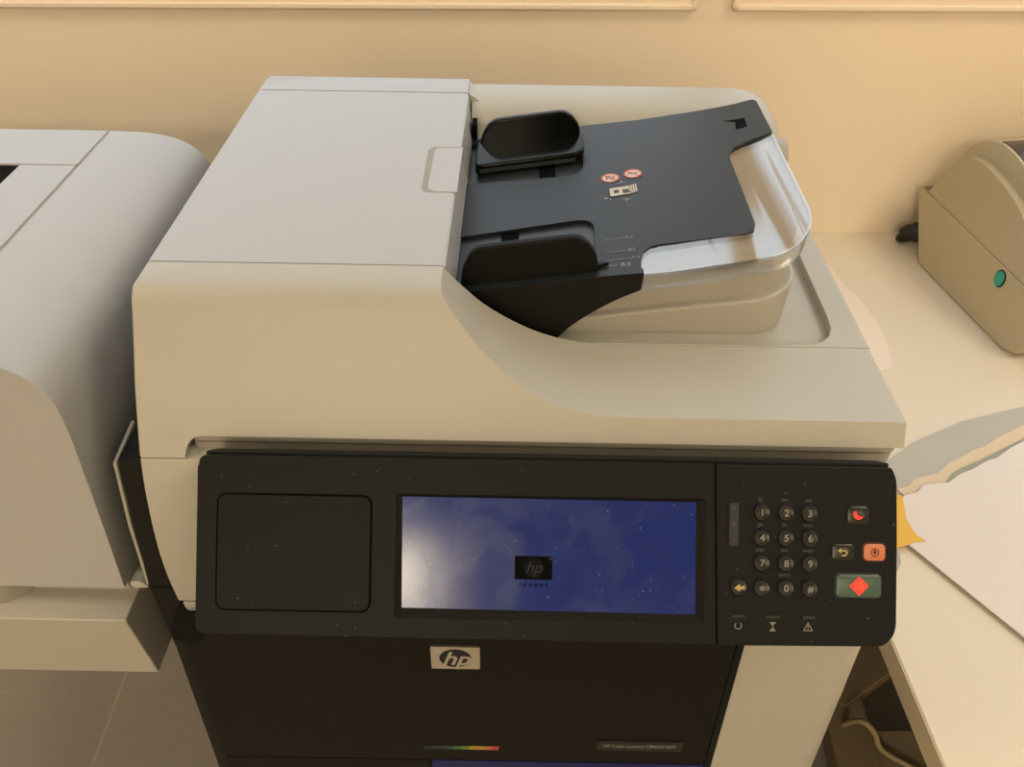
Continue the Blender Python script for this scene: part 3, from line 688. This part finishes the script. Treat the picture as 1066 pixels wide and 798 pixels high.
bm = BM(); fn = on_door(-.0413, -.5490)
prism(bm, rrect(-.0186, .0186, -.0128, .0128, .0012), 0, .0016, fn=fn, mi=0)
disc(bm, fn, 0, .0104, d=.0018, mi=1, sx=1.18); text_into(bm, 'hp', .0215, lambda x, y, d: fn(x+.0002, y-.0008, d), .0020, .34, mi=0, weight=.0004, sx=.98)
BG = obj('brand_badge', bm, ['chrome', 'badge_ink'], FD, label='silver badge with black oval')
# rainbow stripe and name plate
bm = BM(); fn = on_door(-.0405, -.6692); sl = -.0048/.061
cols_ = []; nseg = 24
stripe_cols = [(.012, .014, .016), (.016, .02, .03), (.02, .03, .055), (.03, .05, .05), (.04, .14, .04), (.12, .17, .03), (.40, .27, .03), (.42, .25, .05), (.40, .17, .05), (.45, .05, .08)]
names = []
for i, c in enumerate(stripe_cols):
    M['st%d' % i] = mat('stripe_colour_%d' % i, c, .5, .4); names.append('st%d' % i)
    x0, x1 = -.0320+.064*i/10, -.0320+.064*(i+1)/10
    prism(bm, [(x0, -.0022), (x1, -.0022), (x1+.001, .0022), (x0+.001, .0022)], 0, .0006, fn=fn, mi=i)
obj('colour_stripe', bm, names, FD, label='thin rainbow coloured stripe')
bm = BM(); fn = on_door(.1105, -.6620); prism(bm, rrect(-.0362, .0362, -.0068, .0068, .0012), 0, .0008, fn=fn, mi=0)
text_into(bm, 'HP Color LaserJet CM4540 MFP', .0066, lambda x, y, d: fn(x, y, d), .0010, mi=1, sx=.70, weight=.00008)
obj('name_plate', bm, ['label_black', 'glyph'], FD)
# feet
for fx in (-.24, .24):
    for fy_ in (.36, .74):
        bm = BM(); prism(bm, [(fx+.022*math.cos(2*math.pi*k/16), fy_+.022*math.sin(2*math.pi*k/16)) for k in range(16)], -H, -1.344); obj('foot', bm, 'black', MF)

# ------------------------------------------------------------------ the printer at the left
LP = thing('laser_printer', 'pale laser printer with rounded shoulder at the left edge, beside the touch screen machine', 'printer', (-.62, .6, -.660))
def lfy(z): return .333+(z+.533)*.185
SHP = catmull([(-.3955, -.3282), (-.369, -.3290), (-.347, -.3315), (-.329, -.3370), (-.3165, -.3460), (-.3085, -.3590), (-.3055, -.377), (-.3045, -.41), (-.3045, -.47), (-.3050, -.5330)], 6)
bm = BM()
ringf = [(x, lfy(z), z) for x, z in SHP]+[(-1.0, lfy(-.533), -.533), (-1.0, lfy(-.3282), -.3282), (-.3965, lfy(-.3282), -.3282)]
ringf2 = [(x, lfy(z)+.002, z) for x, z in SHP]+[(-1.0, lfy(-.533)+.002, -.533), (-1.0, lfy(-.3282)+.002, -.3282), (-.3965, lfy(-.3282)+.002, -.3282)]
ringb = [(x, .708, z) for x, z in SHP]+[(-1.0, .708, -.533), (-1.0, .708, -.3282), (-.3965, .708, -.3282)]
ringm = [(x+.004 if x > -.33 else x, .712, z-.004) for x, z in SHP]
loft(bm, [ringf, ringb])
obj('shell', bm, 'cream_white', LP, smooth=32)
bm = BM()      # top plates with seams between them
def plate(bm, pts, z0, z1): prism(bm, pts, z0, z1)
plate(bm, [(-1.0, .6355), (-.3968, .6355), (-.3968, .706), (-1.0, .706)], -.3284, -.3270)
obj('rear_top_plate', bm, 'cream_white', LP, .0006)
bm = BM(); prism(bm, [(-.432, .375), (-.3968, .375), (-.3968, .6340), (-.447, .6340), (-.447, .5), (-.45, .375)], -.3284, -.3270)
obj('side_top_plate', bm, 'cream_white', LP, .0006)
bm = BM(); box(bm, -.3968, -.3953, .372, .707, -.3290, -.32795); box(bm, -.55, -.396, .6340, .6355, -.3290, -.32795); obj('top_seam', bm, 'groove', LP)
bm = BM(); box(bm, -.98, -.4475, .39, .6335, -.3290, -.32790); obj('output_opening', bm, 'hole', LP)
bm = BM(); prism(bm, [(-.75, .385), (-.452, .385), (-.4745, .560), (-.75, .600)], -.3284, -.3268); obj('output_plate', bm, 'cream_white', LP, .0006)
# recess and tray base below
bm = BM(); box(bm, -1.0, -.312, .346, .70, -.560, -.5325); obj('tray_recess', bm, 'grey_cream', LP, .001)
bm = BM(); prism(bm, round_poly([(-.52, .3300), (-.408, .3300), (-.388, .3480), (-.52, .352)], [0, .012, .006, 0]), -.5560, -.5345); obj('tray_handle', bm, 'groove', LP, .004, 3)
bm = BM(); n = 12
loft(bm, [[(-.3075+.0085*math.cos(math.pi*k/n), y, -.5570+.0095*math.sin(math.pi*k/n)) for k in range(n+1)] for y in (.348, .372)]); obj('corner_clip', bm, 'lamp_frame', LP, .001)
bm = BM(); box(bm, -1.0, -.3062, .3175, .80, -.657, -.5560)
for v in bm.verts:
    if v.co.z < -.6 and v.co.y < .4: v.co.z = -.6435; v.co.y = .3185
obj('paper_tray', bm, 'cream', LP, .0015)
bm = BM(); box(bm, -.95, -.40, .45, .78, -.660, -.656); obj('base_pad', bm, 'black', LP)
# its wall shelf
SH = thing('wall_shelf', 'wooden shelf on the wall under the pale laser printer', 'shelf', (-.65, .9, -.90))
bm = BM(); prism(bm, [(-1.05, .42), (-.36, .42), (-.36, wy(-.36)), (-1.05, wy(-1.05))], -.685, -.660); obj('shelf_board', bm, 'shelf', SH, .002)
for x in (-.95, -.46):
    bm = BM(); prism(bm, [(wy(x), -.90), (wy(x), -.685), (.60, -.685), (.60, -.70), (wy(x)-.03, -.87), (wy(x)-.03, -.90)], x, x+.03, 'x'); obj('bracket', bm, 'frame', SH)

# ------------------------------------------------------------------ desk and what stands on it
DZ = -.63
DK = thing('desk', 'cream laminate desk to the right of the big printer, against the wall', 'desk', (.9, .5, -H))
dx = lambda y: .3315+(.345-y)*.055
dp = [(dx(-.25), -.25), (1.6, -.25), (1.6, wy(1.6)), (dx(1.0)+.02, wy(.32))]
bm = BM(); prism(bm, dp, DZ-.025, DZ); obj('desk_top', bm, 'desk', DK, .0015)
bm = BM(); prism(bm, [(dx(-.25)-.0012, -.25), (dx(-.25)+.0005, -.25), (dx(1.0)+.0205, wy(.32)), (dx(1.0)+.0188, wy(.32))], DZ-.0245, DZ-.0012); obj('edge_band', bm, 'desk_edge', DK)
for (lx, ly) in ((.56, .93), (1.5, .93), (1.5, -.15), (.80, -.15)):
    bm = BM(); box(bm, lx-.025, lx+.025, ly-.025, ly+.025, -H, DZ-.025); obj('leg', bm, 'frame', DK, .002)
def beam(a, b, wd, z0, z1):
    A, B = Vector(a), Vector(b); t = (B-A).normalized(); nn = Vector((-t.y, t.x))*wd/2
    bm = BM(); prism(bm, [tuple(A+nn), tuple(B+nn), tuple(B-nn), tuple(A-nn)], z0, z1); return bm
obj('foot_rail', beam((.500, .60), (.470, -.20), .062, -1.16, -1.12), 'frame', DK, .003)
obj('foot_brace', beam((.480, .545), (.655, .655), .062, -1.155, -1.115), 'frame', DK, .003)
bm = BM(); box(bm, .485, .525, .585, .625, -H, -1.12); obj('leg', bm, 'frame', DK, .002)
bm = BM(); box(bm, .455, .495, -.2, -.16, -H, -1.12); obj('leg', bm, 'frame', DK, .002)
bm = BM(); box(bm, .36, 1.5, .690, .708, -1.37, DZ-.025); obj('shade_panel', bm, 'desk_shade', DK, .002)  # dark panel added to darken the gap under the desk, not a desk part
# box under the desk
SB = thing('storage_box', 'taupe box on the floor under the desk, half hidden by the desk edge', 'box', (.68, .33, -H))
bm = BM(); prism(bm, [(.520, .16), (.84, .13), (.855, .500), (.530, .488)], -H, -1.155); obj('box_body', bm, 'box', SB, .003)
bm = BM(); prism(bm, [(.516, .156), (.844, .126), (.859, .504), (.526, .492)], -1.155, -1.13); obj('box_lid', bm, 'box', SB, .003)
def cable(name, pts, r, m, label, group=None):
    bm = BM(); tube(bm, catmull(pts, 6), r, 8); obj(name, bm, m, None, smooth=80, label=label, cat='cable', group=group)
cable('power_cable', [(.535, .57, -H+.006), (.505, .545, -1.30), (.472, .520, -1.14), (.461, .503, -1.05), (.458, .508, -1.0), (.462, .525, -.95), (.50, .58, -.86), (.55, .64, -.76), (.565, .665, -.70), (.575, .675, -.66)], .0035, 'cable', 'upper of two cream cables in the dark gap beside the big printer')
cable('power_cable', [(.487, .56, -H+.006), (.488, .520, -1.22), (.490, .490, -1.10), (.500, .478, -1.075), (.516, .468, -1.09), (.534, .456, -1.118), (.60, .42, -1.124), (.70, .36, -1.124)], .004, 'cable', 'cream cable lying slantwise over the back edge of the taupe box under the desk')
# label printer
LB = thing('label_printer', 'beige label printer with rounded lid and teal lug, on the desk at the right edge', 'label printer', (.70, .86, DZ))
la = Vector((.589, .958)); ld = Vector((.17091686, -.98528545)); ln = Vector((.98528545, .17091686))
def lbf(s, z, t): p = la+ld*s+ln*t; return (p.x, p.y, DZ+z)
LW = .205
low = [(0, .001), (-.006, .008), (-.045, .066), (-.0575, .085), (-.0590, .0935), (-.0545, .0972), (.055, .0930), (.1815, .0884), (.2270, .0860), (.2290, .060), (.2250, .028), (.2200, .0105), (.1945, .001)]
bm = BM(); prism(bm, round_poly(low, [.002, .004, .01, .008, .004, 0, 0, 0, .004, .01, .012, .008, .003], 4), 0, LW, fn=lbf); obj('lower_case', bm, 'beige', LB, .004, 3, bang=50)
bm = BM(); prism(bm, [(-.052, .0915), (.2262, .0845), (.2265, .0885), (-.052, .0985)], .0022, LW-.002, fn=lbf); obj('case_seam', bm, 'frame', LB)
up = catmull([(-.0490, .0985), (-.0395, .1030), (-.0335, .118), (-.0262, .1450), (-.0150, .1720), (.0060, .1925), (.036, .2030), (.078, .1980), (.120, .1810), (.165, .1500), (.200, .116), (.2225, .0880)], 4)
bm = BM(); prism(bm, up, .014, LW-.014, fn=lbf); obj('lid', bm, 'beige_lid', LB, .005, 3, bang=50)
ins = catmull([(-.0430, .0975), (-.0360, .1010), (-.0240, .132), (-.0092, .1580), (.0120, .1735), (.0407, .1770), (.0894, .1690), (.1273, .1560), (.170, .128), (.200, .1000), (.2120, .0885)], 4)
for a_, b_ in ((.0005, .016), (LW-.016, LW-.0005)):
    bm = BM(); prism(bm, ins, a_, b_, fn=lbf); obj('side_cheek', bm, 'beige', LB, .0035, 3, bang=50)
def up_at(s):
    return float(np.interp(s, [p[0] for p in up], [p[1] for p in up]))
bm = BM(); loft(bm, [[lbf(s, up_at(s)+.0012, .0185), lbf(s, up_at(s)+.0012, LW-.0185), lbf(s, up_at(s)-.004, LW-.0185), lbf(s, up_at(s)-.004, .0185)] for s in np.linspace(.030, .115, 12)]); obj('lid_window', bm, 'smoke', LB)
bm = BM(); prism(bm, [(.1441+.0075*math.cos(a), .0740+.0105*math.sin(a)) for a in np.linspace(0, 2*math.pi, 20, endpoint=False)], -.0025, .002, fn=lbf, mi=0); obj('side_lug', bm, 'teal', LB, .001)
bm = BM(); prism(bm, [(.1441+.0092*math.cos(a), .0740+.0120*math.sin(a)) for a in np.linspace(0, 2*math.pi, 20, endpoint=False)], -.0004, .002, fn=lbf); obj('lug_well', bm, 'hole', LB)
bm = BM()
tube(bm, catmull([(.612, .985, DZ+.032), (.598, .990, DZ+.034), (.588, .996, DZ+.033), (.581, 1.002, DZ+.028), (.578, 1.008, DZ+.016), (.582, 1.016, DZ+.008), (.60, 1.025, DZ+.006), (.63, 1.03, DZ+.006)], 5), [.013]*12+[.011]*6+[.0062]*18, 10); obj('power_plug', bm, 'cord', LB, smooth=80)
# papers
def sheet(name, pts, zf, m, label, cat, th=.0006, group=None, sub=0):
    bm = BM(); tmp = bmesh.new(); tmp.faces.new([tmp.verts.new((x, y, 0)) for x, y in pts])
    if sub:
        xs = [p[0] for p in pts]; ys = [p[1] for p in pts]
        for x in np.linspace(min(xs), max(xs), sub)[1:-1]: bmesh.ops.bisect_plane(tmp, geom=tmp.verts[:]+tmp.edges[:]+tmp.faces[:], plane_co=(x, 0, 0), plane_no=(1, 0, 0))
        for y in np.linspace(min(ys), max(ys), sub)[1:-1]: bmesh.ops.bisect_plane(tmp, geom=tmp.verts[:]+tmp.edges[:]+tmp.faces[:], plane_co=(0, y, 0), plane_no=(0, 1, 0))
    r = bmesh.ops.extrude_face_region(tmp, geom=tmp.faces[:]); 
    up_v = [v for v in r['geom'] if isinstance(v, bmesh.types.BMVert)]
    for v in tmp.verts: v.co.z = DZ+zf(v.co.x, v.co.y)
    for v in up_v: v.co.z += th
    bm.free(); return obj(name, tmp, m, None, smooth=40, label=label, cat=cat, group=group)
sheet('paper_sheet', [(.40, .96)] + catmull([(.457, .954), (.464, .904), (.474, .872), (.480, .839), (.482, .808), (.479, .768), (.472, .725)], 3) + [(.458, .719), (.38, .70)], lambda x, y: .0002, 'paper_pink', 'pale sheet of paper poking out behind the right side of the big printer', 'paper')
sheet('plastic_folder', [(.380, .500), (.405, .565), (.448, .596), (.517, .631), (.569, .648), (.660, .675), (.66, .655), (.587, .623), (.57, .60), (.56, .47), (.43, .485), (.40, .50)], lambda x, y: .0003, 'folder', 'grey plastic folder lying under the white paper on the desk', 'folder', .0012)
def lift(x, y):     # papers rise a little towards their crumpled far edge
    d = (y-(.455+(x-.388)*.60)); return .0025+max(0, d)*.05+.0010*math.sin(x*60+y*25)*max(0, min(1, d*25))
crump = [(.396, .507), (.410, .517), (.424, .521), (.434, .531), (.447, .533), (.462, .535), (.480, .548), (.497, .5555), (.518, .568), (.530, .572), (.552, .587), (.578, .601), (.66, .64)]
sheet('folded_paper', [(x-.004, y+.011+.008*min(1, max(0, (x-.43)*18))) for x, y in crump[1:]] + [(.66, .50), (.43, .47)], lambda x, y: .0018, 'paper_cream', 'cream folded paper whose edge shows behind the big white sheet', 'paper', .0008)
sheet('plastic_sleeve', [(.459, .534), (.472, .549), (.486, .5575), (.512, .570), (.540, .585), (.580, .6065), (.66, .652), (.66, .60), (.52, .545)], lambda x, y: .0032, 'folder_dark', 'grey green strip of a sleeve between the cream paper and the white sheet', 'sleeve', .0008)
sheet('paper_sheet', crump[::-1] + [(.388, .459), (.459, .355), (.56, .205), (.70, .33)], lambda x, y: .0046+.0012*math.sin(x*40+y*18)*max(0, min(1, (y-(.455+(x-.388)*.60))*12)), 'paper', 'big white sheet of paper with a crumpled edge on the desk beside the keypad', 'paper', .0008, sub=22)
sheet('sticky_note', [(.372, .448), (.389, .4535), (.397, .4575), (.4085, .4585), (.4015, .466), (.3990, .484), (.4055, .5150), (.385, .52), (.36, .50)], lambda x, y: .0060, 'yellow', 'yellow sticky note under the corner of the white sheet, beside the red lit keys', 'note', .0005)
